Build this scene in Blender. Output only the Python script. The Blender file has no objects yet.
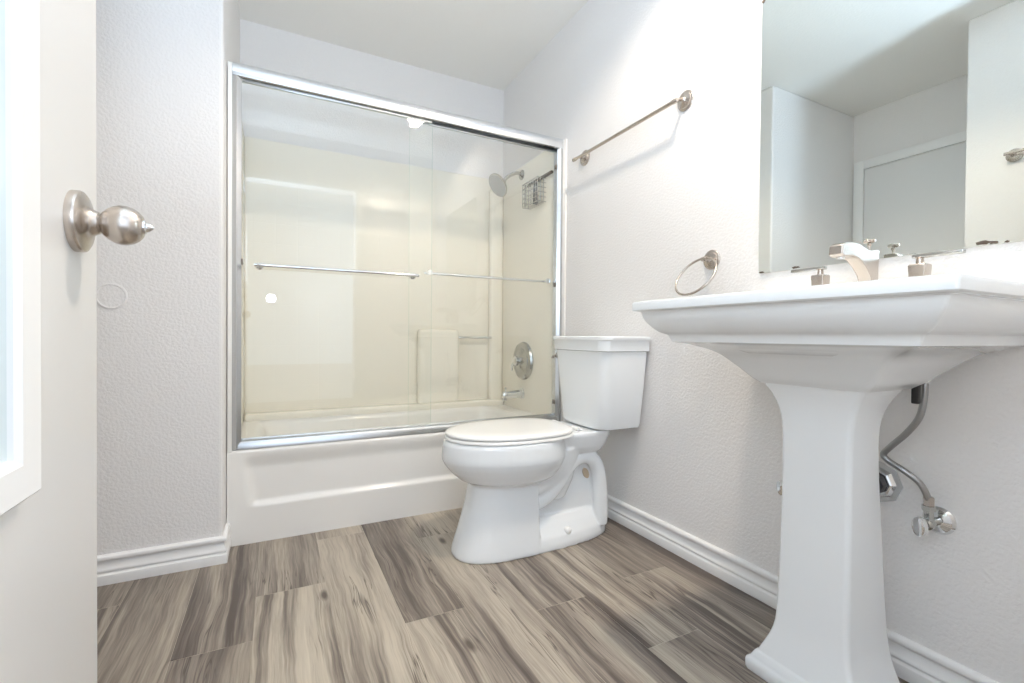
import bpy, bmesh, math, random
from mathutils import Vector, Matrix
C = bpy.context.scene.collection
SC = bpy.context.scene
PI = math.pi

# ------------------------------------------------------------------ camera
cam_d = bpy.data.cameras.new('camera'); cam = bpy.data.objects.new('camera', cam_d); C.objects.link(cam)
cam_d.sensor_width = 36; cam_d.lens = 466.36 * 36 / 1024; cam_d.clip_start = .02
ya, pi_, ro = math.radians(26.972), math.radians(-.6506), math.radians(.4595)
fw = Vector((math.sin(ya), math.cos(ya), 0)); rt = Vector((math.cos(ya), -math.sin(ya), 0)); up = Vector((0, 0, 1))
f2 = fw*math.cos(pi_) + up*math.sin(pi_); u2 = up*math.cos(pi_) - fw*math.sin(pi_)
r3 = rt*math.cos(ro) + u2*math.sin(ro); u3 = u2*math.cos(ro) - rt*math.sin(ro)
M = Matrix((r3, u3, -f2)).transposed().to_4x4(); M.translation = (-1.355, -2.0626, .8128)
cam.matrix_world = M
SC.camera = cam

# ------------------------------------------------------------------ world, lights, exposure
w = bpy.data.worlds.new('world'); SC.world = w; w.use_nodes = True
w.node_tree.nodes['Background'].inputs[0].default_value = (.86, .92, 1, 1)
w.node_tree.nodes['Background'].inputs[1].default_value = 1.1
SC.view_settings.view_transform = 'Standard'; SC.view_settings.look = 'None'
SC.view_settings.gamma = 1; SC.view_settings.use_curve_mapping = False
SC.view_settings.exposure = 0.25
SC.cycles.max_bounces = 14; SC.cycles.diffuse_bounces = 8; SC.cycles.transparent_max_bounces = 16
SC.cycles.sample_clamp_indirect = 8
def lamp(name, kind, loc, energy, color, rot=(0,0,0), **k):
    d = bpy.data.lights.new(name, kind); d.energy = energy; d.color = color
    for a, b in k.items(): setattr(d, a, b)
    o = bpy.data.objects.new(name, d); C.objects.link(o); o.location = loc; o.rotation_euler = rot
    return o
# daylight of the bedroom window behind the open doorway
lamp('bedroom_daylight', 'AREA', (-1.15, -3.3, 1.45), 11, (.52, .73, 1), (math.radians(-90), 0, PI), shape='RECTANGLE', size=2.2, size_y=1.9)
# recessed ceiling lamp above the wash basin
lamp('ceiling_lamp_light', 'SPOT', (-.44, -1.27, 2.425), 70, (1, .85, .68), (0, 0, 0), spot_size=math.radians(150), spot_blend=.35, shadow_soft_size=.07)
# added fill light, aimed up at the ceiling for soft even light
lamp('bounce_fill', 'AREA', (-1.40, -2.02, 1.20), 33, (.63, .80, 1), (math.radians(180), 0, 0), shape='DISK', size=.16)
# the photographer's small lamp on the tripod
lamp('tripod_lamp', 'POINT', (-1.382, -2.10, 1.10), 1.6, (.95, .97, 1), shadow_soft_size=.035)

# ------------------------------------------------------------------ materials
def mat(name, col, rough=.5, metal=0, coat=0, spec=.5, aniso=0):
    m = bpy.data.materials.new(name); m.use_nodes = True
    b = m.node_tree.nodes['Principled BSDF']
    b.inputs['Base Color'].default_value = (*col, 1); b.inputs['Roughness'].default_value = rough
    b.inputs['Metallic'].default_value = metal; b.inputs['Coat Weight'].default_value = coat
    b.inputs['Coat Roughness'].default_value = .03
    b.inputs['Specular IOR Level'].default_value = spec
    return m
def N(m, t, **k):
    n = m.node_tree.nodes.new(t)
    for a, b in k.items(): setattr(n, a, b)
    return n
def L(m, a, b): m.node_tree.links.new(a, b)
def bump_noise(m, scale, dist, strength=1, detail=3, voronoi=False):
    b = m.node_tree.nodes['Principled BSDF']
    tc = N(m, 'ShaderNodeTexCoord'); n = N(m, 'ShaderNodeTexNoise'); n.inputs['Scale'].default_value = scale
    n.inputs['Detail'].default_value = detail; n.inputs['Roughness'].default_value = .5
    L(m, tc.outputs['Object'], n.inputs['Vector'])
    r = N(m, 'ShaderNodeMapRange'); r.inputs[1].default_value = .38; r.inputs[2].default_value = .62
    L(m, n.outputs['Fac'], r.inputs[0])
    bp = N(m, 'ShaderNodeBump'); bp.inputs['Distance'].default_value = dist; bp.inputs['Strength'].default_value = strength
    L(m, r.outputs[0], bp.inputs['Height']); L(m, bp.outputs[0], b.inputs['Normal'])
    return bp
WALL = mat('wall_paint', (.812, .80, .795), .55); bump_noise(WALL, 110, .0006)
CEIL = mat('ceiling_paint', (.86, .85, .82), .6); bump_noise(CEIL, 80, .0003)
TRIM = mat('trim_paint', (.86, .86, .86), .3)
DOORM = mat('door_paint', (.80, .80, .80), .35)
PORC = mat('white_porcelain', (.845, .868, .885), .10, coat=.35)
SEATM = mat('white_seat_plastic', (.88, .875, .86), .18)
TUBM = mat('bone_acrylic', (.86, .845, .815), .16)
CHROME = mat('chrome', (.78, .79, .80), .08, 1)
TRACKM = mat('satin_aluminium', (.60, .61, .62), .24, 1)
SATIN = mat('satin_chrome', (.52, .52, .50), .22, 1)
ALU = mat('polished_aluminium', (.80, .82, .84), .16, 1)
NICKEL = mat('brushed_nickel', (.57, .515, .465), .27, 1)
STEEL = mat('braided_steel', (.40, .40, .40), .3, 1)
BLACK = mat('black_rubber', (.02, .02, .02), .4)
DARK = mat('dark_grey_plastic', (.07, .07, .08), .35)
TAN = mat('tan_hole_fill', (.55, .44, .32), .7)  # beige of the wall behind the hole in the toilet base
def wire_braid(m):
    b = m.node_tree.nodes['Principled BSDF']
    tc = N(m, 'ShaderNodeTexCoord'); v = N(m, 'ShaderNodeTexChecker'); v.inputs['Scale'].default_value = 420
    L(m, tc.outputs['Object'], v.inputs['Vector']); bp = N(m, 'ShaderNodeBump'); bp.inputs['Distance'].default_value = .0006
    L(m, v.outputs['Fac'], bp.inputs['Height']); L(m, bp.outputs[0], b.inputs['Normal'])
wire_braid(STEEL)
# tile-scored acrylic for the shower surround
SURR = mat('scored_bone_acrylic', (.90, .865, .775), .2)
def scored(m):
    b = m.node_tree.nodes['Principled BSDF']
    tc = N(m, 'ShaderNodeTexCoord'); sp = N(m, 'ShaderNodeSeparateXYZ'); L(m, tc.outputs['Object'], sp.inputs[0])
    outs = []
    add = N(m, 'ShaderNodeMath', operation='ADD'); L(m, sp.outputs['X'], add.inputs[0]); L(m, sp.outputs['Y'], add.inputs[1])
    for src in (add.outputs[0], sp.outputs['Z']):
        d = N(m, 'ShaderNodeMath', operation='PINGPONG'); d.inputs[1].default_value = .054; L(m, src, d.inputs[0])
        g = N(m, 'ShaderNodeMapRange'); g.inputs[1].default_value = 0; g.inputs[2].default_value = .003; L(m, d.outputs[0], g.inputs[0]); outs.append(g)
    mn = N(m, 'ShaderNodeMath', operation='MINIMUM'); L(m, outs[0].outputs[0], mn.inputs[0]); L(m, outs[1].outputs[0], mn.inputs[1])
    bp = N(m, 'ShaderNodeBump'); bp.inputs['Distance'].default_value = .0008; bp.inputs['Strength'].default_value = .35
    L(m, mn.outputs[0], bp.inputs['Height']); L(m, bp.outputs[0], b.inputs['Normal'])
scored(SURR)
def glass(name, tint, refl=1.0):
    m = bpy.data.materials.new(name); m.use_nodes = True; nt = m.node_tree; nt.nodes.clear()
    out = N(m, 'ShaderNodeOutputMaterial'); mx = N(m, 'ShaderNodeMixShader')
    tr = N(m, 'ShaderNodeBsdfTransparent'); tr.inputs[0].default_value = (*tint, 1)
    gl = N(m, 'ShaderNodeBsdfGlossy'); gl.inputs['Roughness'].default_value = .0; gl.inputs[0].default_value = (1, 1, 1, 1)
    lw = N(m, 'ShaderNodeLayerWeight'); lw.inputs[0].default_value = .5
    p = N(m, 'ShaderNodeMath', operation='POWER'); p.inputs[1].default_value = 5; L(m, lw.outputs['Facing'], p.inputs[0])
    q = N(m, 'ShaderNodeMath', operation='MULTIPLY_ADD'); q.inputs[1].default_value = .96*refl; q.inputs[2].default_value = .04*refl
    L(m, p.outputs[0], q.inputs[0]); L(m, q.outputs[0], mx.inputs[0]); L(m, tr.outputs[0], mx.inputs[1]); L(m, gl.outputs[0], mx.inputs[2])
    L(m, mx.outputs[0], out.inputs[0]); return m
GLASS = glass('clear_door_glass', (.988, .992, .985))
GEDGE = glass('green_glass_edge', (.72, .86, .80), .6)
MIRR = mat('mirror_silver', (.82, .87, .85), .0, 1)
LENS = bpy.data.materials.new('lit_lens'); LENS.use_nodes = True
_b = LENS.node_tree.nodes['Principled BSDF']; _b.inputs['Emission Color'].default_value = (1, .9, .78, 1); _b.inputs['Emission Strength'].default_value = 12

# laminate floor
def floor_mat():
    m = mat('greige_oak_laminate', (.5, .45, .38), .38); b = m.node_tree.nodes['Principled BSDF']
    tc = N(m, 'ShaderNodeTexCoord'); at = N(m, 'ShaderNodeAttribute', attribute_name='plank')
    sp = N(m, 'ShaderNodeSeparateColor'); L(m, at.outputs['Color'], sp.inputs[0])
    # seed offset
    off = N(m, 'ShaderNodeVectorMath', operation='SCALE'); off.inputs['Scale'].default_value = 37.0; L(m, at.outputs['Color'], off.inputs[0])
    pos = N(m, 'ShaderNodeVectorMath', operation='ADD'); L(m, tc.outputs['Object'], pos.inputs[0]); L(m, off.outputs[0], pos.inputs[1])
    # sideways waviness of the grain
    wn = N(m, 'ShaderNodeTexNoise'); wn.inputs['Scale'].default_value = 2.6; wn.inputs['Detail'].default_value = 3
    L(m, pos.outputs[0], wn.inputs['Vector'])
    ws = N(m, 'ShaderNodeVectorMath', operation='SUBTRACT'); ws.inputs[1].default_value = (.5, .5, .5); L(m, wn.outputs['Color'], ws.inputs[0])
    wm = N(m, 'ShaderNodeVectorMath', operation='MULTIPLY'); wm.inputs[1].default_value = (.045, 0, 0); L(m, ws.outputs[0], wm.inputs[0])
    pw = N(m, 'ShaderNodeVectorMath', operation='ADD'); L(m, pos.outputs[0], pw.inputs[0]); L(m, wm.outputs[0], pw.inputs[1])
    def noise(sx, sy, detail, rough=.55, dist=0, lo=.3, hi=.7):
        v = N(m, 'ShaderNodeVectorMath', operation='MULTIPLY'); v.inputs[1].default_value = (sx, sy, 1); L(m, pw.outputs[0], v.inputs[0])
        n = N(m, 'ShaderNodeTexNoise'); n.inputs['Scale'].default_value = 1; n.inputs['Detail'].default_value = detail
        n.inputs['Roughness'].default_value = rough; n.inputs['Distortion'].default_value = dist; L(m, v.outputs[0], n.inputs['Vector'])
        r = N(m, 'ShaderNodeMapRange'); r.inputs[1].default_value = lo; r.inputs[2].default_value = hi; L(m, n.outputs['Fac'], r.inputs[0]); return r.outputs[0]
    def mathn(op, a, bb):
        n = N(m, 'ShaderNodeMath', operation=op)
        for i, x in enumerate((a, bb)):
            if isinstance(x, (int, float)): n.inputs[i].default_value = x
            else: L(m, x, n.inputs[i])
        return n.outputs[0]
    broad = noise(9, .5, 2, .5, .4, .40, .60)
    mid = noise(48, 1.8, 4, .65, .5, .3, .7)
    fine = noise(230, 7, 3, .6, 0, .3, .7)
    gate_ = noise(6, .8, 2, .5, .3, .36, .60)
    thin = noise(24, .8, 3, .55, .6, .46, .64)
    # darkness: wide bands, clusters of streaks inside them, and fine grain everywhere
    d = mathn('ADD', mathn('MULTIPLY', broad, .20), mathn('MULTIPLY', mathn('MULTIPLY', thin, gate_), .40))
    d = mathn('ADD', d, mathn('MULTIPLY', mathn('MULTIPLY', mid, mathn('ADD', mathn('MULTIPLY', gate_, .7), .3)), .30))
    d = mathn('ADD', d, mathn('MULTIPLY', fine, .20))
    t = mathn('SUBTRACT', mathn('ADD', .87, mathn('MULTIPLY', mathn('SUBTRACT', sp.outputs[0], .5), .36)), d)
    cr = N(m, 'ShaderNodeValToRGB'); e = cr.color_ramp.elements
    e[0].position = .10; e[0].color = (.105, .082, .068, 1); e[1].position = .95; e[1].color = (.58, .515, .42, 1)
    x = e.new(.32); x.color = (.205, .170, .142, 1); x = e.new(.50); x.color = (.345, .295, .24, 1); x = e.new(.68); x.color = (.48, .42, .34, 1)
    L(m, t, cr.inputs[0])
    # thin dark cracks along the grain
    crk = noise(26, 1.1, 3, .6, .6, 0, 1)
    c1 = mathn('ABSOLUTE', mathn('SUBTRACT', crk, .5), 0)
    gate = noise(7, 2.2, 1, .5, 0, .52, .62)
    cm = N(m, 'ShaderNodeMapRange'); cm.inputs[1].default_value = .0; cm.inputs[2].default_value = .018; cm.inputs[3].default_value = 1; cm.inputs[4].default_value = 0; L(m, c1, cm.inputs[0])
    cf = mathn('MULTIPLY', mathn('MULTIPLY', cm.outputs[0], gate), .9)
    # knots
    kv = N(m, 'ShaderNodeVectorMath', operation='MULTIPLY'); kv.inputs[1].default_value = (5.5, 2.1, 1); L(m, pw.outputs[0], kv.inputs[0])
    vo = N(m, 'ShaderNodeTexVoronoi', voronoi_dimensions='2D'); vo.inputs['Scale'].default_value = 1; L(m, kv.outputs[0], vo.inputs['Vector'])
    km = N(m, 'ShaderNodeMapRange'); km.inputs[1].default_value = .03; km.inputs[2].default_value = .085; km.inputs[3].default_value = .85; km.inputs[4].default_value = 0; L(m, vo.outputs['Distance'], km.inputs[0])
    sc_ = N(m, 'ShaderNodeSeparateColor'); L(m, vo.outputs['Color'], sc_.inputs[0])
    kf = mathn('MULTIPLY', km.outputs[0], mathn('GREATER_THAN', sc_.outputs[0], .74))
    dk = mathn('MAXIMUM', cf, kf)
    mx = N(m, 'ShaderNodeMix', data_type='RGBA'); L(m, dk, mx.inputs[0]); L(m, cr.outputs[0], mx.inputs[6]); mx.inputs[7].default_value = (.07, .05, .04, 1)
    L(m, mx.outputs[2], b.inputs['Base Color'])
    bp = N(m, 'ShaderNodeBump'); bp.inputs['Distance'].default_value = .0004; L(m, t, bp.inputs['Height']); L(m, bp.outputs[0], b.inputs['Normal'])
    return m
FLOOR = floor_mat()

# ------------------------------------------------------------------ helpers
WLOC = {}
def tag(o, label=None, cat=None, group=None, kind=None):
    if label: o['label'] = label
    if cat: o['category'] = cat
    if group: o['group'] = group
    if kind: o['kind'] = kind
    return o
def thing(name, loc, label, cat, group=None):
    o = bpy.data.objects.new(name, None); C.objects.link(o); o.location = loc; o.empty_display_size = .05
    WLOC[o] = Vector(loc); return tag(o, label, cat, group, 'thing')
def obj(name, bm, m, parent=None, smooth=35, origin=None, label=None):
    """bm is in world coordinates; parent offset removed"""
    bmesh.ops.recalc_face_normals(bm, faces=bm.faces[:])
    base = WLOC[parent] if parent else Vector((0, 0, 0))
    org = Vector(origin) if origin else base.copy()
    bmesh.ops.translate(bm, verts=bm.verts[:], vec=-org)
    me = bpy.data.meshes.new(name); bm.to_mesh(me); bm.free()
    o = bpy.data.objects.new(name, me); C.objects.link(o)
    if parent: o.parent = parent
    o.location = org - base; WLOC[o] = org
    for x in (m if isinstance(m, (list, tuple)) else [m]): me.materials.append(x)
    if smooth:
        me.shade_smooth(); me.set_sharp_from_angle(angle=math.radians(smooth))
    if label: o['label'] = label
    return o
def B(): return bmesh.new()
def box(bm, lo, hi, bev=0, seg=2, mi=0):
    c = [(a+b)/2 for a, b in zip(lo, hi)]; s = [abs(b-a) for a, b in zip(lo, hi)]
    r = bmesh.ops.create_cube(bm, size=1, matrix=Matrix.Translation(c) @ Matrix.Diagonal((*s, 1)))
    vs = r['verts']; fs = set(f for v in vs for f in v.link_faces)
    for f in fs: f.material_index = mi
    if bev:
        es = list(set(e for v in vs for e in v.link_edges))
        bmesh.ops.bevel(bm, geom=es, offset=bev, segments=seg, affect='EDGES', profile=.5)
    return vs
def frame_of(d):
    d = d.normalized(); a = Vector((0, 0, 1)) if abs(d.z) < .9 else Vector((1, 0, 0))
    x = d.cross(a).normalized(); return x, d.cross(x).normalized(), d
def loft(bm, secs, cap=True, closed=True):
    rings = [[bm.verts.new(p) for p in s] for s in secs]
    n = len(rings[0])
    for a, b in zip(rings, rings[1:]):
        for i in range(n if closed else n-1):
            j = (i+1) % n
            bm.faces.new((a[i], a[j], b[j], b[i]))
    if cap:
        bm.faces.new(rings[0][::-1]); bm.faces.new(rings[-1])
    return rings
def catmull(pts, n=8):
    pts = [Vector(p) for p in pts]; out = []
    P = [pts[0]*2-pts[1]] + pts + [pts[-1]*2-pts[-2]]
    for i in range(1, len(P)-2):
        for k in range(n):
            t = k/n; a, b, c, d = P[i-1], P[i], P[i+1], P[i+2]
            out.append(.5*((2*b)+(-a+c)*t+(2*a-5*b+4*c-d)*t*t+(-a+3*b-3*c+d)*t**3))
    out.append(pts[-1]); return out
def tube(bm, pts, r, n=14, cyclic=False, squash=None):
    pts = [Vector(p) for p in pts]; R = r if isinstance(r, list) else [r]*len(pts)
    rings = []; x = None
    for i, p in enumerate(pts):
        if cyclic: d = pts[(i+1) % len(pts)] - pts[i-1]
        else: d = pts[min(i+1, len(pts)-1)] - pts[max(i-1, 0)]
        d.normalize()
        if x is None: x = frame_of(d)[0]
        x = (x - d*x.dot(d)).normalized(); y = d.cross(x)
        rings.append([bm.verts.new(p + (x*math.cos(2*PI*k/n) + y*math.sin(2*PI*k/n))*R[i]) for k in range(n)])
    m = len(rings)
    for i in range(m if cyclic else m-1):
        a, b = rings[i], rings[(i+1) % m]
        for k in range(n):
            bm.faces.new((a[k], a[(k+1) % n], b[(k+1) % n], b[k]))
    if not cyclic:
        bm.faces.new(rings[0][::-1]); bm.faces.new(rings[-1])
def lathe(bm, prof, origin, axis, n=40):
    """prof: (distance along axis, radius)"""
    o = Vector(origin); x, y, d = frame_of(Vector(axis))
    secs = []
    for t, r in prof:
        secs.append([o + d*t + (x*math.cos(2*PI*k/n) + y*math.sin(2*PI*k/n))*max(r, 1e-4) for k in range(n)])
    loft(bm, secs)
def rrect(x0, x1, y0, y1, r, z, seg=6):
    """rounded rectangle outline, r may be 4 values for corners (x0y0, x1y0, x1y1, x0y1)"""
    rr = r if isinstance(r, (tuple, list)) else (r,)*4
    out = []
    for (cx, cy, sx, sy, a0), q in zip(((x0, y0, 1, 1, PI), (x1, y0, -1, 1, 1.5*PI), (x1, y1, -1, -1, 0), (x0, y1, 1, -1, .5*PI)), rr):
        q = max(q, 1e-4)
        for k in range(seg+1):
            a = a0 + (PI/2)*k/seg
            out.append(Vector((cx + sx*q + q*math.cos(a), cy + sy*q + q*math.sin(a), z)))
    return out
def prism(bm, poly, axis, a, b):
    """extrude 2-D polygon; axis 'y' -> poly is (x,z); 'x' -> (y,z); 'z' -> (x,y)"""
    def P(p, t):
        return {'y': (p[0], t, p[1]), 'x': (t, p[0], p[1]), 'z': (p[0], p[1], t)}[axis]
    loft(bm, [[Vector(P(p, a)) for p in poly], [Vector(P(p, b)) for p in poly]])
def bevel_mod(o, wdt, seg=3, ang=35):
    md = o.modifiers.new('bevel', 'BEVEL'); md.width = wdt; md.segments = seg; md.limit_method = 'ANGLE'; md.angle_limit = math.radians(ang)
    return o
def struct(name, bm, m, smooth=0):
    return tag(obj(name, bm, m, None, smooth), kind='structure')

# ------------------------------------------------------------------ room shell
H = 2.446; YF = -.126; XA = -1.518; YB = .752; XN = -1.82; YN = -.97; XC = -2.45; YD = -2.10
# floor of individual plank faces
bm = B(); cl = bm.loops.layers.color.new('plank'); rnd = random.Random(5)
xs = [-2.66+.0, -2.48, -2.30, -2.12, -1.943, -1.765, -1.585, -1.405, -1.205, -1.025, -.845, -.660, -.485, -.302, -.119, .07]
ends = {-1.585: -.66, -1.405: -.43, -1.025: -.765, -.660: -.875, -.485: -1.15, -.302: -.843, -1.205: -1.30, -.845: -1.46, -.119: -.15, -1.765: -1.25, -1.943: -.3}
tone = {(-1.405, 0): .62, (-1.405, 1): .95, (-1.585, 0): .60, (-1.585, 1): .30, (-1.205, 0): .78, (-1.025, 0): .45, (-1.025, 1): .70, (-.845, 0): .75,
        (-.660, 0): .50, (-.660, 1): .46, (-.485, 0): .62, (-.485, 1): .50, (-.302, 0): .50, (-.302, 1): .45, (-.119, 0): .35, (-.119, 1): .38, (-1.765, 0): .25, (-1.943, 0): .3}
for i in range(len(xs)-1):
    x0, x1 = xs[i], xs[i+1]; e = ends.get(x0, rnd.uniform(-1.2, -.1))
    ys = sorted({e+1.22, e, e-1.22, e-2.44})
    ys = [-4.2] + [y for y in ys if -4.2 < y < .02] + [.02]
    ys = ys[::-1]
    for k in range(len(ys)-1):
        top, bot = ys[k], ys[k+1]
        idx = 0 if top > e + .001 else 1
        if bot < e - 1.3: idx = 2
        g = .0006
        vs = [bm.verts.new(p) for p in ((x0+g, bot+g, 0), (x1-g, bot+g, 0), (x1-g, top-g, 0), (x0+g, top-g, 0))]
        f = bm.faces.new(vs); col = (tone.get((x0, idx), rnd.uniform(.3, .8)), rnd.random(), rnd.random(), 1)
        for lp in f.loops: lp[cl] = col
box(bm, (-2.7, -4.2, -.05), (.1, .9, -.0012))
fl = struct('floor', bm, FLOOR)
bm = B(); box(bm, (-2.7, YD-.1, H), (.1, .95, H+.1)); struct('ceiling', bm, CEIL)
bm = B(); box(bm, (0, -2.24, 0), (.12, .9, H)); struct('wall_right', bm, WALL)
bm = B(); box(bm, (-1.7, YB, 0), (0, YB+.12, H)); struct('wall_back', bm, WALL)
bm = B(); box(bm, (-2.6, YF, 0), (XA, YB+.12, H), .012, 3); struct('wall_left', bm, WALL)
bm = B(); box(bm, (-2.6, YD-.12, 0), (XN, YN, H), .006, 2); struct('wall_left_near', bm, WALL)
bm = B(); box(bm, (-2.6, YN, 0), (XC, YF, H)); struct('wall_closet', bm, WALL)
DX0, DX1, DTOP = -1.555, -.74, 2.04
bm = B(); box(bm, (XN, YD-.12, 0), (DX0, YD, H)); box(bm, (DX1, YD-.12, 0), (0, YD, H)); box(bm, (DX0, YD-.12, DTOP), (DX1, YD, H))
struct('wall_behind', bm, WALL)
# doorway casing on the wall behind the camera
bm = B()
for a, b in (((DX0-.06, YD, 0), (DX0, YD+.012, DTOP+.06)), ((DX1, YD, 0), (DX1+.06, YD+.012, DTOP+.06)), ((DX0, YD, DTOP), (DX1, YD+.012, DTOP+.06))): box(bm, a, b, .003)
struct('trim_1', bm, TRIM, 30)
# closet door in the recess opposite the mirror
cy0, cy1 = -.96, -.20
bm = B(); X = XC
for a, b in (((X, cy1, 0), (X+.018, cy1+.062, 2.035+.062)), ((X, cy0, 2.035), (X+.018, cy1, 2.035+.062))): box(bm, a, b, .004)
struct('trim_2', bm, TRIM, 30)
bm = B(); box(bm, (X, cy0, .01), (X+.008, cy1-.004, 2.030), .002); struct('door_2', bm, DOORM, 30)
# baseboards
PROF = [(0, 0), (.0145, 0), (.0150, .004), (.0150, .030), (.0140, .033), (.0100, .0355), (.0095, .039), (.0125, .0415), (.0130, .046), (.0100, .050),
        (.0070, .057), (.0045, .066), (.0040, .0735), (.0110, .0765), (.0130, .081), (.0130, .088), (.0105, .0925), (.005, .0952), (0, .0952)]
def baseboard(name, path, outs):
    """path points (x,y); outs = outward direction (mitred) at each point"""
    bm = B(); secs = [[Vector((x + ox*d, y + oy*d, z)) for d, z in PROF] for (x, y), (ox, oy) in zip(path, outs)]
    loft(bm, secs); return struct(name, bm, TRIM, 50)
baseboard('baseboard_right', [(0, YD), (0, -.002)], [(-1, 0), (-1, 0)])
baseboard('baseboard_left', [(XC, YF), (XA, YF), (XA, -.001)], [(0, -1), (1, -1), (1, 0)])
baseboard('baseboard_left_near', [(XN, YD+.02), (XN, YN), (XC, YN)], [(1, 0), (1, 1), (0, 1)])

# ------------------------------------------------------------------ bathtub with shower surround
tub = thing('bathtub', (-.77, .37, 0), 'bone white moulded bathtub and shower surround filling the alcove', 'bathtub')
TX0, TX1, RIM = XA+.002, -.002, .3666
YBK = YB-.004
def sstep(a, b, t):
    t = max(0, min(1, (t-a)/(b-a))); return t*t*(3-2*t)
bm = B(); nx, nz = 150, 60
grid = []
for j in range(nz+1):
    z = (RIM-.012)*j/nz; row = []
    for i in range(nx+1):
        x = TX0 + (TX1-TX0)*i/nx
        xl = TX0 + .055 + .055*(1 - z/RIM)
        xr = TX1 - .055 - .055*(1 - z/RIM)
        mk = sstep(.142, .162, z)*(1-sstep(.285, .352, z))*sstep(xl-.018, xl+.018, x)*(1-sstep(xr-.018, xr+.018, x))
        row.append(bm.verts.new((x, .0 + .016*mk, z)))
    grid.append(row)
for k in range(1, 6):   # rounded top edge
    a = PI/2*k/5; y = .012*(1-math.cos(a)); z = RIM-.012+.012*math.sin(a)
    grid.append([bm.verts.new((TX0+(TX1-TX0)*i/nx, y, z)) for i in range(nx+1)])
for r0, r1 in zip(grid, grid[1:]):
    for i in range(nx): bm.faces.new((r0[i], r0[i+1], r1[i+1], r1[i]))
obj('apron', bm, TUBM, tub, 60)
# basin: rim and well
bm = B(); s = []
s.append(rrect(TX0, TX1, .012, YBK, .002, RIM))
for d, z, r in ((0, RIM, .09), (.012, RIM-.004, .10), (.025, RIM-.03, .11), (.05, .22, .12), (.085, .11, .13), (.13, .085, .13)):
    s.append(rrect(-1.44+d*1.6, -.11-d*.8, .085+d*.6, .665-d*.6, r, z, 6))
s = [rr if len(rr) == len(s[1]) else rr for rr in s]
loft(bm, s, cap=False)
bm.faces.new([v for v in bm.verts][-len(s[0]):])
obj('tub_well', bm, TUBM, tub, 50)
# surround: flange, side panels, back panel with moulded shelf block, recess and pillar
ST = 1.838
bm = B()
SL, SR, SBK = -1.497, -.020, .735
pl = []
box(bm, (TX0, .060, RIM-.01), (SL, YBK, ST), .004, 3)
obj('side_panel', bm, SURR, tub, 40)
bm = B(); box(bm, (SR, .060, RIM-.01), (TX1, YBK, 1.845), .004, 3)
obj('side_panel', bm, SURR, tub, 40)
bm = B(); box(bm, (SL-.003, -.002, RIM-.004), (TX0+.001, .061, ST), .002, 2)
obj('flange', bm, TUBM, tub, 40)
bm = B(); box(bm, (-.012, -.020, RIM-.004), (-.001, .061, 1.842), .003, 2)
obj('flange', bm, TUBM, tub, 40)
bm = B(); box(bm, (SL, SBK, RIM-.01), (SR, YBK, 1.84), .006, 3)
obj('back_panel', bm, SURR, tub, 40)
def pillar(x0, x1, y0, z0, z1, r):
    b_ = B(); box(b_, (x0, y0, z0), (x1, SBK+.005, z1), r, 4); return b_
obj('shelf_block', pillar(-.585, -.325, .684, .395, .852, .022), SURR, tub, 50)
obj('corner_pillar', pillar(-.112, SR+.003, .690, .36, 1.77, .021), SURR, tub, 50)
obj('ledge', pillar(SL+.004, SR-.002, .664, .355, .402, .014), SURR, tub, 50)
bm = B(); tube(bm, [(-.33, .69, .803), (-.105, .69, .803)], .008); obj('grab_bar', bm, ALU, tub, 50, label='short metal grab bar across the moulded recess')

# ------------------------------------------------------------------ sliding shower door
sd = thing('shower_door', (-.756, .03, RIM), 'frameless two-panel sliding glass shower door in a bright aluminium track', 'shower door')
XL, XR = -1.4995, -.0125
bm = B()
hp = [(.060, 1.849), (.020, 1.849), (.008, 1.846), (.001, 1.838), (-.002, 1.825), (-.002, 1.806), (.000, 1.795), (.006, 1.792), (.010, 1.796), (.010, 1.83), (.052, 1.83), (.052, 1.797), (.060, 1.797)]
prism(bm, hp, 'x', XL, XR); obj('header', bm, ALU, sd, 30)
bm = B(); tp = [(.004, RIM), (.060, RIM), (.060, .392), (.055, .402), (.050, .402), (.046, .392), (.032, .388), (.028, .400), (.022, .402), (.010, .396), (.004, .385)]
prism(bm, tp, 'x', XL, XR); obj('bottom_track', bm, TRACKM, sd, 30)
def jamb(xa, xb):
    b_ = B(); s_ = 1 if xb > xa else -1
    pf = [(xa, .004), (xa+s_*.014, .001), (xa+s_*.022, .006), (xb, .012), (xb, .022), (xb-s_*.006, .026), (xb-s_*.006, .056), (xa, .058)]
    loft(b_, [[Vector((x, y, z)) for x, y in pf] for z in (RIM+.001, 1.797)]); obj('jamb', b_, TRACKM, sd, 25)
jamb(XL, XL+.030); jamb(XR, XR-.030)
def panel(x0, x1, y, bx0, bx1, by, bz):
    b_ = B(); z0, z1 = .394, 1.785
    box(b_, (x0, y-.003, z0), (x1, y+.003, z1)); 
    p = obj('glass_panel', b_, [GLASS, GEDGE], sd, 0)
    for f in p.data.polygons:
        if abs(f.normal.x) > .5: f.material_index = 1
    b_ = B(); box(b_, (x0+.002, y-.006, z1-.002), (x1-.002, y+.006, z1+.016), .002); obj('hanger_rail', b_, STEEL_D, p, 40)
    s_ = -1 if by < y else 1
    b_ = B(); tube(b_, [(bx0-.018, by, bz), (bx1+.018, by, bz)], .0065, 16); obj('towel_rail', b_, CHROME, p, 50)
    for bx in (bx0, bx1):
        b_ = B(); lathe(b_, [(0, .013), (.003, .014), (.006, .009), (.012, .0065), (abs(by-y)-.004, .0065), (abs(by-y)+.004, .0075), (abs(by-y)+.008, .004)], (bx, y+s_*.003, bz), (0, s_, 0), 20)
        obj('rail_mount', b_, CHROME, p, 50)
    return p
STEEL_D = mat('grey_rail_metal', (.50, .53, .54), .3, 1)
panel(XL+.022, -.713, .020, -1.408, -.802, -.022, 1.079)
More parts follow.
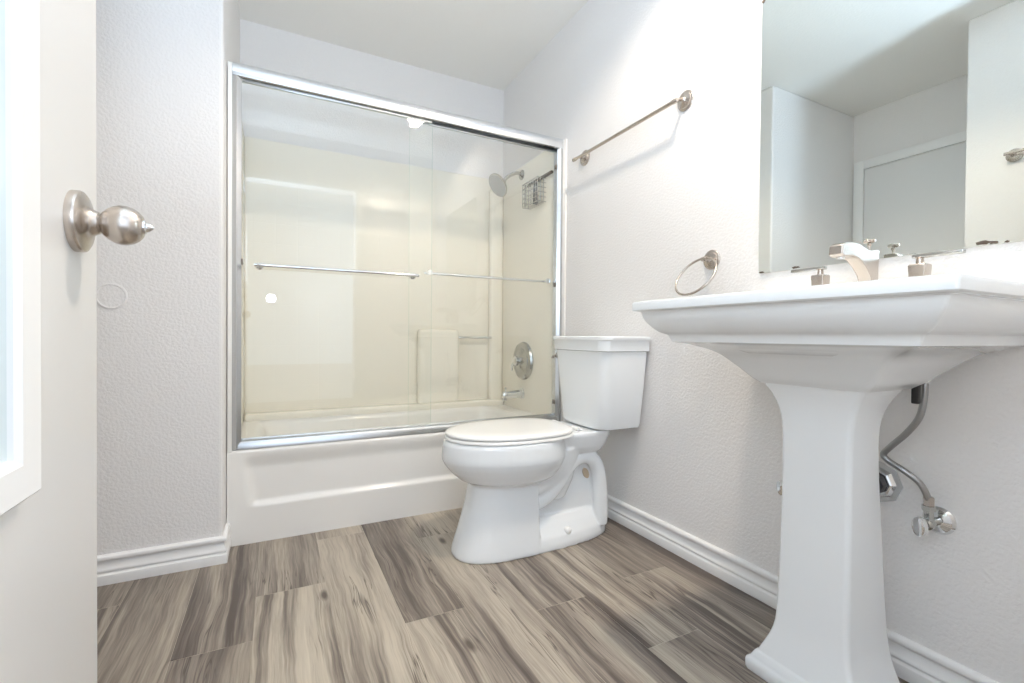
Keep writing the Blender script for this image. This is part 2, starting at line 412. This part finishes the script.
panel(-.812, XR-.020, .043, -.712, -.070, .082, 1.106)
BUMP = mat('grey_bumper', (.20, .18, .16), .5)
for x, z in ((XL+.031, 1.092), (XR-.033, 1.085), (XR-.033, .47), (XR-.033, 1.70)):
    bm = B(); box(bm, (x-.004, .010, z-.011), (x+.004, .030, z+.011), .002); obj('bumper', bm, BUMP, sd, 40)

# ------------------------------------------------------------------ shower fittings
sx = SR
sh = thing('overhead_shower', (sx, .443, 1.79), 'chrome shower head on a bent arm high on the right shower wall', 'shower head')
bm = B(); lathe(bm, [(0, .030), (.003, .030), (.009, .024), (.014, .012), (.016, .010)], (sx, .443, 1.79), (-1, 0, 0)); obj('arm_flange', bm, SATIN, sh)
bm = B(); tube(bm, catmull([(sx, .443, 1.79), (-.05, .443, 1.797), (-.085, .443, 1.785), (-.122, .443, 1.760), (-.148, .443, 1.728)]), .0105); obj('shower_arm', bm, SATIN, sh, 60)
ax = Vector((-.80, -.12, -.58)).normalized()
bm = B(); lathe(bm, [(-.010, .012), (0, .015), (.010, .014), (.016, .011), (.022, .016), (.030, .036), (.038, .060), (.044, .071), (.050, .072), (.052, .068), (.052, .0)], Vector((-.146, .443, 1.730)), ax)
obj('spray_head', bm, SATIN, sh, 40)
bm = B(); lathe(bm, [(.0515, .0665), (.0540, .0650), (.0540, 0)], Vector((-.146, .443, 1.730)), ax); obj('spray_face', bm, mat('grey_spray_face', (.42, .43, .43), .45), sh, 40, label='matt grey nozzle face')
cd = thing('shower_caddy', (sx, .23, 1.70), 'dark-rimmed wire shower caddy fixed on the right shower wall', 'shower caddy')
bm = B(); box(bm, (sx-.016, .085, 1.692), (sx, .345, 1.706), .003)
obj('top_rail', bm, mat('dark_bronze', (.16, .14, .12), .4, 1), cd)
bm = B()
for k in range(6):
    z = 1.685 - k*.026
    tube(bm, [(sx-.004, .155, z), (sx-.058, .155, z), (sx-.058, .325, z), (sx-.004, .325, z)], .0023, 6)
for k in range(8):
    y = .155 + .17*k/7; tube(bm, [(sx-.058, y, 1.690), (sx-.058, y, 1.555), (sx-.004, y, 1.555)], .0021, 6)
for y in (.155, .325):
    for dx in (.02, .04): tube(bm, [(sx-dx, y, 1.69), (sx-dx, y, 1.555)], .0021, 6)
obj('wire_basket', bm, SATIN, cd, 60)
rz = thing('bottle', (sx-.03, .225, 1.557), 'slim dark bottle standing in the wire shower caddy', 'bottle')
bm = B(); lathe(bm, [(0, .013), (.004, .016), (.07, .014), (.095, .010), (.098, .007)], (sx-.03, .225, 1.5575), (0, 0, 1), 20); obj('bottle_body', bm, DARK, rz)
bm = B(); lathe(bm, [(.098, .009), (.118, .009), (.122, .006)], (sx-.03, .225, 1.5575), (0, 0, 1), 20); obj('cap', bm, BLACK, rz)
vl = thing('shower_valve', (sx, .398, .666), 'round chrome shower control with lever handle on the tub end wall', 'shower valve')
bm = B(); lathe(bm, [(0, .113), (.006, .114), (.018, .108), (.026, .095), (.026, .085), (.023, .078), (.026, .062), (.030, .044), (.033, .034), (.034, .028)], (sx, .398, .666), (-1, 0, 0), 56); obj('face_plate', bm, SATIN, vl, 30)
bm = B(); lathe(bm, [(.018, .026), (.040, .024), (.046, .028), (.062, .028), (.068, .022), (.070, 0)], (sx, .398, .666), (-1, 0, 0)); obj('hub', bm, CHROME, vl, 30)
bm = B(); tube(bm, catmull([(sx-.055, .398, .666), (sx-.066, .418, .648), (sx-.066, .432, .628), (sx-.062, .440, .606)], 5), [.010]*5+[.009]*5+[.0075]*5+[.006]); obj('lever', bm, CHROME, vl, 50)
sp_ = thing('tub_spout', (sx, .42, .468), 'chrome tub spout below the round shower control', 'tub spout')
bm = B(); lathe(bm, [(0, .031), (.006, .031), (.010, .026), (.06, .024), (.105, .022), (.128, .021), (.134, .017)], (sx, .42, .468), (-1, 0, -.06)); obj('spout_body', bm, CHROME, sp_, 35)
bm = B(); lathe(bm, [(0, .016), (.026, .017), (.028, .012)], (sx-.115, .42, .458), (0, 0, -1), 20); obj('outlet', bm, CHROME, sp_, 35)
bm = B(); lathe(bm, [(0, .005), (.018, .004), (.020, .009), (.028, .009), (.030, .004)], (sx-.112, .42, .480), (0, 0, 1), 16); obj('diverter_knob', bm, CHROME, sp_, 35)

# ------------------------------------------------------------------ toilet
TY = -.447
toi = thing('toilet', (-.40, TY, 0), 'white two-piece toilet with closed lid against the right wall', 'toilet')
def egg(xf, xb, hw, z, xc=None, n=56, pf=2.0, pb=2.0, yo=TY):
    """egg outline: front tip xf (more negative), back xb, half width hw reached at xc; pf/pb superellipse powers"""
    xc = xc if xc is not None else (xf+xb)/2; out = []
    for k in range(n):
        a = 2*PI*k/n; c, s = math.cos(a), math.sin(a)
        p = pf if c < 0 else pb; R = (xc-xf) if c < 0 else (xb-xc)
        out.append(Vector((xc + math.copysign(abs(c)**(2/p), c)*R, yo + math.copysign(abs(s)**(2/p), s)*hw, z)))
    return out
bm = B()
# bowl
loft(bm, [egg(-.66, -.38, .085, .250, -.52), egg(-.70, -.36, .115, .262, -.53), egg(-.745, -.34, .145, .282, -.53), egg(-.778, -.325, .166, .312, -.52), egg(-.798, -.315, .180, .338, -.52), egg(-.808, -.31, .187, .358, -.52),
          egg(-.809, -.31, .188, .372, -.52), egg(-.804, -.31, .185, .415, -.52), egg(-.797, -.315, .180, .430, -.52)])
# front skirt
def skirt(z, xf, hw, xb=-.462):
    return egg(xf, xb, hw, z, -.53, pf=2.5, pb=14)
loft(bm, [skirt(0, -.768, .126), skirt(.012, -.769, .127), skirt(.03, -.765, .125), skirt(.10, -.742, .116), skirt(.18, -.718, .108), skirt(.27, -.700, .104), skirt(.30, -.695, .104)])
# neck under the back of the bowl
loft(bm, [egg(-.62, -.30, .075, .17, pf=3, pb=3), egg(-.62, -.27, .095, .24, pf=3, pb=3), egg(-.62, -.25, .12, .33, pf=3, pb=3), egg(-.62, -.25, .13, .38, pf=3, pb=3)])
# tank deck
def deck(z, x0, hw, xb): return egg(x0, xb, hw, z, -.26, pf=4, pb=5)
loft(bm, [deck(.335, -.42, .070, -.17), deck(.352, -.44, .096, -.150), (deck(.375, -.46, .112, -.142)), deck(.400, -.46, .122, -.134), deck(.425, -.46, .130, -.126), deck(.4385, -.44, .128, -.126)])
# foot plate
loft(bm, [egg(-.62, -.095, .124, 0, -.46, pf=3, pb=2.6), egg(-.62, -.095, .124, .02, -.46, pf=3, pb=2.6), egg(-.62, -.100, .117, .045, -.46, pf=3, pb=2.6), egg(-.62, -.115, .085, .085, -.46, pf=3, pb=2.8), egg(-.62, -.125, .06, .11, -.46, pf=3, pb=3)])
# web between the trapways
web = [(-.60, .0), (-.115, .0), (-.118, .20), (-.135, .29), (-.18, .335), (-.26, .36), (-.60, .36)]
prism(bm, web, 'y', TY-.046, TY+.046)
for s_ in (-1, 1):
    y = TY + s_*.064
    pts = catmull([(-.52, y, .165), (-.46, y, .172), (-.405, y, .195), (-.358, y, .240), (-.318, y, .290), (-.275, y, .322), (-.228, y, .328), (-.185, y, .305), (-.160, y, .250), (-.150, y, .16), (-.148, y, .04)], 6)
    tube(bm, pts, .031, 16)
    pts = catmull([(-.52, y, .222), (-.455, y, .232), (-.405, y, .262), (-.365, y, .315), (-.345, y, .37)], 6)
    tube(bm, pts, .033, 16)
body = obj('bowl', bm, PORC, toi, 0)
md = body.modifiers.new('remesh', 'REMESH'); md.mode = 'VOXEL'; md.voxel_size = .0042; md.use_smooth_shade = True
md = body.modifiers.new('smooth', 'SMOOTH'); md.iterations = 7; md.factor = .5
def disc_loft(name, rows, m, parent, smooth=60):
    b_ = B(); loft(b_, [egg(*r, n=72) if len(r) < 7 else egg(*r) for r in rows]); return obj(name, b_, m, parent, smooth)
def lidrow(xf, hw, z, xb): return egg(xf, xb, hw, z, -.53, n=72, pf=2.05, pb=2.9)
bm = B(); loft(bm, [lidrow(-.792, .176, .4305, -.298), lidrow(-.797, .181, .433, -.295), lidrow(-.797, .181, .440, -.295), lidrow(-.793, .177, .443, -.297)]); obj('seat', bm, SEATM, toi, 60)
bm = B(); loft(bm, [lidrow(-.786, .173, .4455, -.304), lidrow(-.794, .180, .4475, -.299), lidrow(-.795, .181, .453, -.298), lidrow(-.790, .176, .4580, -.302), lidrow(-.765, .155, .4610, -.315), lidrow(-.70, .10, 0.4618, -.35)]); obj('seat_lid', bm, SEATM, toi, 60)
for s_ in (-1, 1):
    bm = B(); lathe(bm, [(0, .008), (.04, .008)], (-.282, TY+s_*.075-.02, .4465), (0, 1, 0), 20); box(bm, (-.288, TY+s_*.075-.02, .436), (-.262, TY+s_*.075+.02, .447), .003); obj('hinge', bm, SEATM, toi, 40)
# tank
def dens(P, m=6):
    out = []
    for a, b in zip(P, P[1:]+P[:1]):
        out.append(a)
        if (b-a).length > .05: out += [a.lerp(b, k/m) for k in range(1, m)]
    return out
def trow2(xf, xb, hw, z, r=.042, bow=.012, cy=-.449):
    P = dens(rrect(xf, xb, cy-hw, cy+hw, (r, .010, .010, r), z, 7)); out = []
    for p in P:
        t = min(1, abs(p.y-cy)/hw); out.append(Vector((p.x - (bow*(1-t*t) if p.x < (xf+xb)/2 else 0), p.y, p.z)))
    return out
bm = B(); loft(bm, [trow2(-.200, -.035, .136, .4405, cy=-.457), trow2(-.211, -.028, .150, .446, cy=-.457), trow2(-.216, -.025, .155, .46, cy=-.457), trow2(-.221, -.018, .170, .60, cy=-.453), trow2(-.226, -.014, .186, .75), trow2(-.226, -.014, .186, .7545)])
obj('tank', bm, PORC, toi, 45)
bm = B(); loft(bm, [trow2(-.227, -.010, .187, .7550), trow2(-.2345, -.008, .194, .758), trow2(-.2365, -.008, .1955, .797), trow2(-.2400, -.006, .1985, .801), trow2(-.2400, -.006, .1985, .812), trow2(-.236, -.010, .195, .8155)])
obj('tank_lid', bm, PORC, toi, 40)
bm = B(); lathe(bm, [(0, .012), (.004, .013), (.007, .009), (.014, .007)], (-.205, -.449+.182, .728), (0, 1, 0), 20); tube(bm, [(-.205, -.258, .728), (-.220, -.257, .723), (-.232, -.257, .717)], [.005, .005, .006], 12)
obj('flush_lever', bm, NICKEL, toi, 50, label='small metal flush lever at the far side of the tank')
bm = B(); lathe(bm, [(0, .016), (.010, .016), (.018, .011), (.021, 0)], (-.335, TY-.100, .052), (0, -.35, 1), 24); obj('bolt_cap', bm, SEATM, toi, 50)
bm = B(); o_ = []
for k in range(24):
    a = 2*PI*k/24; o_.append((-.212 + .014*math.cos(a)-.007*math.sin(a), .252 + .022*math.sin(a)))
prism(bm, o_, 'y', TY-.0515, TY-.036); obj('hole_patch', bm, TAN, toi, 40, label='small tan oval standing in for a hole in the side of the base')  # solid oval added instead of an open hole showing the wall

# ------------------------------------------------------------------ pedestal wash basin
SY, SXF, SHW, SZ = -1.441, -.520, .3296, .906
snk = thing('pedestal_sink', (-.2, SY, 0), 'white rectangular pedestal wash basin below the wall mirror', 'sink')
def srow(k, z, kx=None, r=.0055, xb=-.0015, xbk=None):
    kx = k if kx is None else kx
    return rrect(SXF+kx, xb, SY-SHW+k, SY+SHW-k, (r, .001, .001, r), z, 5)
bm = B(); rows = []
cove = [(.2125, .7060, .2125, -.130), (.2095, .7090, .2095, -.125), (.1973, .7201, .1973, -.105), (.1814, .7390, .1814, -.078), (.1638, .7581, .1638, -.052), (.1510, .7710, .1510, -.036), (.1377, .7805, .1377, -.024), (.1229, .7875, .1229, -.014), (.1080, .7930, .1080, -.008), (.0961, .7968, .0961, -.004), (.0842, .7995, .0842, -.002), (.0740, .8012, .0740, -.0015)]
cv = catmull([(k, z, xb) for k, z, kx, xb in cove], 3)
for q in cv: rows.append(srow(q[0], q[1], q[0], .012, min(q[2], -.0015)))
for k, z in ((.0705, .8025), (.0700, .8050), (.0650, .8160), (.0630, .8195), (.0600, .8212), (.0530, .8243), (.0466, .8280), (.0385, .8355), (.0311, .8448), (.0250, .8530), (.0205, .8620), (.0180, .8700), (.0168, .8775), (.0150, .8795), (.0030, .8805), (0, .883), (0, .899), (.002, .904), (.007, .906)):
    rows.append(srow(k, z))
rows += [irow(.028, -.030, .906, .012), irow(.031, -.175, .903, .02)] if False else []
loft(bm, rows, cap=False)
# deck with the well sunk into it
outer = rows[-1]
well = [rrect(SXF+.040, -.165, SY-SHW+.050, SY+SHW-.050, .05, .9055, 5), rrect(SXF+.046, -.170, SY-SHW+.056, SY+SHW-.056, .05, .901, 5), rrect(SXF+.065, -.185, SY-SHW+.08, SY+SHW-.08, .06, .86, 5),
        rrect(SXF+.10, -.21, SY-SHW+.13, SY+SHW-.13, .06, .80, 5), rrect(SXF+.14, -.25, SY-SHW+.20, SY+SHW-.20, .05, .778, 5)]
loft(bm, [outer]+well, cap=False)
bmesh.ops.remove_doubles(bm, verts=bm.verts[:], dist=1e-6)
bd = [e for e in bm.edges if e.is_boundary]
bmesh.ops.holes_fill(bm, edges=bd, sides=0)
bas = obj('basin', bm, PORC, snk, 32)
def prow(z, xf, hw, xb, r=.012): return rrect(xf, xb, SY-hw, SY+hw, (r, .008, .008, r), z, 5)
prs = [(.7055, -.3025, .1075, -.137), (.7020, -.3020, .1072, -.138), (.693, -.2975, .1020, -.145), (.683, -.2930, .0965, -.151), (.668, -.2880, .0900, -.157), (.653, -.2845, .0850, -.161), (.635, -.2815, .0805, -.163), (.618, -.2800, .0780, -.164), (.58, -.2790, .0760, -.164), (.50, -.2790, .0755, -.158),
       (.40, -.2800, .0765, -.148), (.30, -.2820, .0775, -.139), (.235, -.2840, .0785, -.133), (.18, -.2860, .0800, -.128), (.141, -.2885, .0825, -.126), (.124, -.2910, .0855, -.127), (.105, -.2950, .0910, -.129), (.085, -.3000, .0990, -.131), (.068, -.3040, .1070, -.132), (.058, -.3060, .1110, -.132)]
rows = [prow(z, a, h, b) for z, a, h, b in prs]
rows += [prow(.056, -.3065, .1120, -.132), prow(.054, -.3080, .1150, -.130), prow(.049, -.3100, .1195, -.127), prow(.038, -.3125, .1260, -.122), prow(.034, -.3135, .1280, -.121), prow(.031, -.3150, .1310, -.118), prow(.026, -.3170, .1370, -.115), prow(.020, -.3175, .1395, -.114), prow(.005, -.3175, .1395, -.114), prow(0, -.3155, .1375, -.116)]
bm = B(); loft(bm, rows); obj('pedestal', bm, PORC, snk, 32)

# faucet (spread, three pieces on the deck): spout and lift rod, two lever handles
fa = thing('faucet', (-.08, SY, SZ), 'brushed nickel widespread faucet on the basin deck', 'faucet')
bm = B()
sp = [(-.081, SZ), (-.050, SZ), (-.050, .985), (-.046, 1.030), (-.062, 1.0295), (-.082, 1.026), (-.098, 1.0265), (-.118, 1.033), (-.140, 1.0375), (-.165, 1.0375), (-.190, 1.034), (-.204, 1.028), (-.2065, 1.006), (-.198, 1.002), (-.160, 1.0045), (-.135, 1.000), (-.108, .984), (-.088, .966), (-.082, .955)]
prism(bm, sp, 'y', SY-.0150, SY+.0150); o = obj('spout', bm, NICKEL, fa, 40); bevel_mod(o, .003, 3, 30)
bm = B(); lathe(bm, [(0, .009), (.004, .009), (.005, 0)], (-.185, SY, 1.0025), (0, 0, -1), 20); obj('aerator', bm, CHROME, fa, 40)
bm = B(); tube(bm, [(-.062, SY, 1.0), (-.062, SY, 1.045)], .003, 10); obj('lift_rod', bm, NICKEL, fa, 40)
bm = B(); lathe(bm, [(0, .004), (.003, .0055), (.007, .004)], (-.062, SY, 1.039), (0, 0, 1), 16)
for d in ((1, 0), (0, 1)): tube(bm, [(-.062-.013*d[0], SY-.013*d[1], 1.0515), (-.062-.0118*d[0], SY-.0118*d[1], 1.0515), (-.062+.0118*d[0], SY+.0118*d[1], 1.0515), (-.062+.013*d[0], SY+.013*d[1], 1.0515)], [.0030, .0045, .0045, .0030], 10)
obj('lift_knob', bm, NICKEL, fa, 40)
for s_ in (1, -1):
    y = SY + s_*.106; X_ = -.076; bm = B()
    loft(bm, [rrect(X_-h, X_+h, y-h, y+h, .003, z, 4) for z, h in ((SZ, .0130), (.912, .0132), (.972, .0162), (.9775, .0162), (.9800, .0145))]); hb = obj('handle_base', bm, NICKEL, fa, 35)
    bm = B(); lathe(bm, [(0, .0075), (.013, .0068), (.015, .0095), (.017, .0095)], (X_, y, .9795), (0, 0, 1), 20); obj('handle_stem', bm, NICKEL, hb, 35)
    bm = B(); box(bm, (X_-.0075, min(y-s_*.013, y+s_*.076), .9935), (X_+.0075, max(y-s_*.013, y+s_*.076), 1.002), .0025); obj('lever', bm, SATIN, hb, 35)

# plumbing under the basin
def stop_valve(y, z, label, hose):
    t = thing('supply_valve', (0, y, z), label, 'water valve', 'stop valves under the basin')
    b_ = B(); lathe(b_, [(0, .031), (.002, .031), (.008, .026), (.012, .015), (.013, .011)], (0, y, z), (-1, 0, 0)); obj('wall_flange', b_, CHROME, t, 30)
    b_ = B(); lathe(b_, [(.010, .009), (.042, .009), (.044, .012), (.060, .012), (.064, .008)], (0, y, z), (-1, 0, 0), 24)
    lathe(b_, [(0, .010), (.030, .010), (.031, .013), (.042, .013)], (-.052, y, z), (0, 0, 1), 6); obj('valve_body', b_, SATIN, t, 30)
    b_ = B(); P = []
    for k in range(32):
        a = 2*PI*k/32; P.append((k, a))
    x_ = Vector((-.45, .0, 0)); d = Vector((-1, .18, -.05)).normalized(); u_, v_, _ = frame_of(d)
    def oval(t_, s2): return [Vector((-.064, y, z)) + d*t_ + u_*math.cos(a)*.014*s2 + v_*math.sin(a)*.022*s2 for _, a in P]
    loft(b_, [oval(0, .35), oval(.010, .4), oval(.013, .95), (oval(.017, 1.0)), oval(.024, .95), oval(.026, .7)]); obj('oval_handle', b_, CHROME, t, 40)
    return t
stop_valve(-1.561, .400, 'chrome stop valve on the wall below the basin, nearer one with oval handle', True)
stop_valve(-1.246, .394, 'chrome stop valve on the wall, farther one mostly hidden behind the pedestal', False)
hs = thing('supply_hose', (-.052, -1.561, .43), 'braided steel supply hose bending up to the basin from the nearer valve', 'hose')
pts = catmull([(-.052, -1.561, .440), (-.056, -1.560, .462), (-.062, -1.548, .490), (-.068, -1.520, .512), (-.070, -1.492, .527), (-.072, -1.482, .541), (-.072, -1.497, .563), (-.072, -1.527, .600), (-.073, -1.550, .640), (-.074, -1.558, .685), (-.074, -1.559, .722)], 8)
bm = B(); tube(bm, pts, .0068, 14); obj('braid', bm, STEEL, hs, 60)
bm = B(); lathe(bm, [(0, .0105), (.018, .0105), (.020, .0075)], (-.052, -1.561, .4425), (0, 0, 1), 6); obj('lower_nut', bm, NICKEL, hs, 30)
bm = B(); lathe(bm, [(0, .0075), (.003, .010), (.020, .010)], (-.074, -1.559, .716), (0, 0, 1), 6); obj('upper_nut', bm, CHROME, hs, 30)
bk = thing('basin_bracket', (-.10, -1.548, .70), 'black plastic fitting hanging under the basin beside the hose', 'fitting')
bm = B(); box(bm, (-.112, -1.563, .672), (-.098, -1.549, .728), .003); obj('bracket_body', bm, BLACK, bk, 40)
dr = thing('drain_pipe', (0, -1.441, .455), 'chrome drain pipe with octagonal wall flange behind the pedestal', 'drain pipe')
bm = B(); lathe(bm, [(0, .052), (.003, .052), (.006, .040), (.014, .034), (.016, .030)], (0, -1.441, .455), (-1, 0, 0), 8); obj('wall_flange', bm, CHROME, dr, 20)
bm = B(); tube(bm, catmull([(-.002, -1.441, .455), (-.06, -1.441, .455), (-.095, -1.441, .450), (-.110, -1.441, .43)], 5), .019, 20); lathe(bm, [(0, .026), (.02, .026)], (-.018, -1.441, .455), (-1, 0, 0), 8); obj('trap_arm', bm, DARK, dr, 40)

# ------------------------------------------------------------------ wall mirror
mr = thing('wall_mirror', (-.003, -1.45, 1.0145), 'large frameless wall mirror above the wash basin', 'mirror')
bm = B(); box(bm, (-.006, -1.790, 1.0145), (-.0005, -1.1087, 1.862)); obj('mirror_glass', bm, MIRR, mr, 0)
spot = mat('tarnish', (.10, .075, .055), .5)
rr = random.Random(3)
for (y, z, a, b_) in ((-1.629, 1.021, .014, .004), (-1.645, 1.018, .007, .003), (-1.226, 1.019, .010, .003), (-1.118, 1.0175, .008, .003), (-1.114, 1.857, .005, .005), (-1.665, 1.017, .004, .002)):
    P = []
    for k in range(14):
        t = 2*PI*k/14; q = 1+rr.uniform(-.3, .3); P.append((y + a*q*math.cos(t), max(1.0147, z + b_*q*math.sin(t))))
    bm = B(); prism(bm, P, 'x', -.0068, -.0062); obj('tarnish_spot', bm, spot, mr, 0, label='dark tarnished spot at the mirror edge')

# ------------------------------------------------------------------ towel bars and ring
def rosette(bm, o, axis, R=.031, post=.055):
    lathe(bm, [(0, R), (.004, R), (.006, R*.93), (.007, R*.80), (.010, R*.76), (.013, R*.60), (.015, R*.34), (.020, .0085), (.030, .0062), (post-.014, .0058), (post-.010, .0078), (post-.002, .0085)], o, axis, 36)
tb = thing('towel_bar', (0, -.52, 1.675), 'brushed nickel towel bar on the right wall beside the shower', 'towel bar')
z = 1.689
for y in (-.176, -.804):
    bm = B(); lathe(bm, [(0, .037), (.004, .037), (.006, .035), (.007, .030), (.0105, .0285), (.013, .022), (.0145, .013), (.018, .0085), (.022, .0065)], (0, y, z), (-1, 0, 0), 40)
    tube(bm, catmull([(-.018, y, z), (-.036, y, z-.003), (-.050, y, z-.011), (-.060, y, z-.017)], 5), [.0062]*14+[.0072, .0075], 14); obj('bracket', bm, NICKEL, tb, 35)
bm = B(); tube(bm, [(-.060, -.166, z-.017), (-.060, -.812, z-.017)], .0072, 18)
for y, d in ((-.810, -1), (-.168, 1)): lathe(bm, [(-.012, .0088), (.006, .0088), (.010, .006)], (-.060, y, z-.017), (0, d, 0), 18)
obj('bar', bm, NICKEL, tb, 45)
t2 = thing('towel_bar', (XN, -1.35, 1.70), 'nickel towel bar on the opposite wall, seen only in the mirror', 'towel bar')
for y in (-1.150, -1.75):
    bm = B(); rosette(bm, (XN, y, 1.700), (1, 0, 0)); obj('bracket', bm, NICKEL, t2, 35)
bm = B(); tube(bm, [(XN+.058, -1.13, 1.700), (XN+.058, -1.77, 1.700)], .0078, 18); obj('bar', bm, NICKEL, t2, 45)
rg = thing('towel_ring', (0, -.929, 1.083), 'brushed nickel towel ring on the wall between toilet and mirror', 'towel ring')
bm = B(); lathe(bm, [(0, .034), (.004, .034), (.006, .032), (.007, .027), (.010, .0255), (.0125, .019), (.014, .011), (.018, .0085), (.030, .0075), (.040, .0085), (.044, .006)], (0, -.929, 1.084), (-1, 0, 0), 40)
lathe(bm, [(-.011, .0075), (.011, .0075)], (-.037, -.929, 1.084), (0, 1, 0), 16); obj('bracket', bm, NICKEL, rg, 35)
bm = B(); cyc = []
for k in range(72):
    a = 2*PI*k/72; cyc.append(Vector((-.0783, -.9268, 1.0217)) + Vector((0, 1, 0))*.0767*math.cos(a) + Vector((math.sin(.5717), 0, math.cos(.5717)))*.0767*math.sin(a))
tube(bm, cyc, .0040, 12, cyclic=True); obj('ring', bm, NICKEL, rg, 60)

# ------------------------------------------------------------------ entrance door (open, at the left) with knob and hanging mirror
XD = -1.560
dr_ = thing('open_door', (XD-.018, -1.66, 0), 'white entrance door standing open at the left edge', 'door')
bm = B(); box(bm, (XD-.036, -2.095, .012), (XD, -1.281, 2.035), .0015, 2); obj('door_leaf', bm, DOORM, dr_, 30)
ky, kz = -1.355, .941
kn = B(); lathe(kn, [(0, .0348), (.006, .0350), (.0085, .0340), (.0105, .0305), (.012, .0240), (.0145, .0175), (.018, .0145), (.022, .0125)], (XD, ky, kz), (1, 0, 0), 48)
kp = obj('knob', kn, NICKEL, dr_, 35)
kn = B(); lathe(kn, [(.014, .0095), (.0185, .0095), (.0195, .0112), (.0225, .0112), (.0235, .0100), (.0255, .0135), (.030, .0180), (.036, .0215), (.042, .0232), (.048, .0230), (.054, .0208), (.059, .0172), (.0625, .0130), (.0635, .0100)], (XD, ky, kz), (1, 0, 0), 48)
obj('knob_handle', kn, NICKEL, kp, 50)
kn = B(); lathe(kn, [(.063, .0085), (.0655, .0082), (.0665, .0060), (.0690, .0050), (.0735, .0012)], (XD, ky, kz), (1, 0, 0), 24); obj('lock_button', kn, CHROME, kp, 40)
bm = B(); box(bm, (XD-.030, -1.2815, kz-.030), (XD-.006, -1.2795, kz+.030), .0008); obj('latch_plate', bm, NICKEL, dr_, 30)
for zz in (.25, 1.02, 1.80):
    bm = B(); lathe(bm, [(0, .006), (.09, .006)], (XD+.004, -2.092, zz), (0, 0, 1), 12); obj('hinge', bm, NICKEL, dr_, 30)
dm = thing('door_mirror', (XD, -1.72, .67), 'white framed full-length mirror hanging on the open door', 'mirror')
my0, my1, mz0, mz1 = -1.93, -1.488, .667, 1.90
def frame(bm, x0, x1, y0, y1, z0, z1, wd, inner_drop=.006):
    def ring(y, z, yy, zz, x): return [Vector((x, y, z)), Vector((x, yy, z)), Vector((x, yy, zz)), Vector((x, y, zz))]
    o1 = ring(y0, z0, y1, z1, x0); o2 = ring(y0, z0, y1, z1, x1-.004); o3 = ring(y0+.004, z0+.004, y1-.004, z1-.004, x1)
    i1 = ring(y0+wd-.006, z0+wd-.006, y1-wd+.006, z1-wd+.006, x1-.002); i2 = ring(y0+wd, z0+wd, y1-wd, z1-wd, x1-inner_drop); i3 = ring(y0+wd, z0+wd, y1-wd, z1-wd, x0)
    loft(bm, [o1, o2, o3, i1, i2, i3, o1], cap=False)
    bmesh.ops.remove_doubles(bm, verts=bm.verts[:], dist=1e-6)
bm = B(); frame(bm, XD+.0005, XD+.016, my0, my1, mz0, mz1, .038); obj('frame', bm, TRIM, dm, 20)
bm = B(); box(bm, (XD+.001, my0+.036, mz0+.036), (XD+.006, my1-.036, mz1-.036)); obj('mirror_glass', bm, MIRR, dm, 0)

# ------------------------------------------------------------------ round cover plate on the left wall, ceiling lamp
cp = thing('wall_cover_plate', (-1.827, YF, .935), 'round painted-over cover plate on the left wall beside the door', 'cover plate')
bm = B(); lathe(bm, [(0, .043), (.0025, .043), (.0040, .0405), (.0040, .037), (.0025, .0355), (.0025, 0)], (-1.827, YF, .932), (0, -1, 0), 48); obj('plate', bm, WALL, cp, 40)
dl = thing('recessed_downlight', (-.44, -1.27, H), 'round white recessed ceiling light, lit, reflected in the shower glass', 'ceiling light')
bm = B(); n = 48
prof = [(.064, H-.002), (.068, H-.008), (.095, H-.006), (.098, H-.0005)]
loft(bm, [[Vector((-.44 + r*math.cos(2*PI*k/n), -1.27 + r*math.sin(2*PI*k/n), z_)) for k in range(n)] for r, z_ in prof], cap=False); obj('trim_ring', bm, TRIM, dl, 50)
bm = B(); lathe(bm, [(0, .066), (.003, .066)], (-.44, -1.27, H-.0045), (0, 0, 1), 48); obj('lens', bm, LENS, dl, 0)
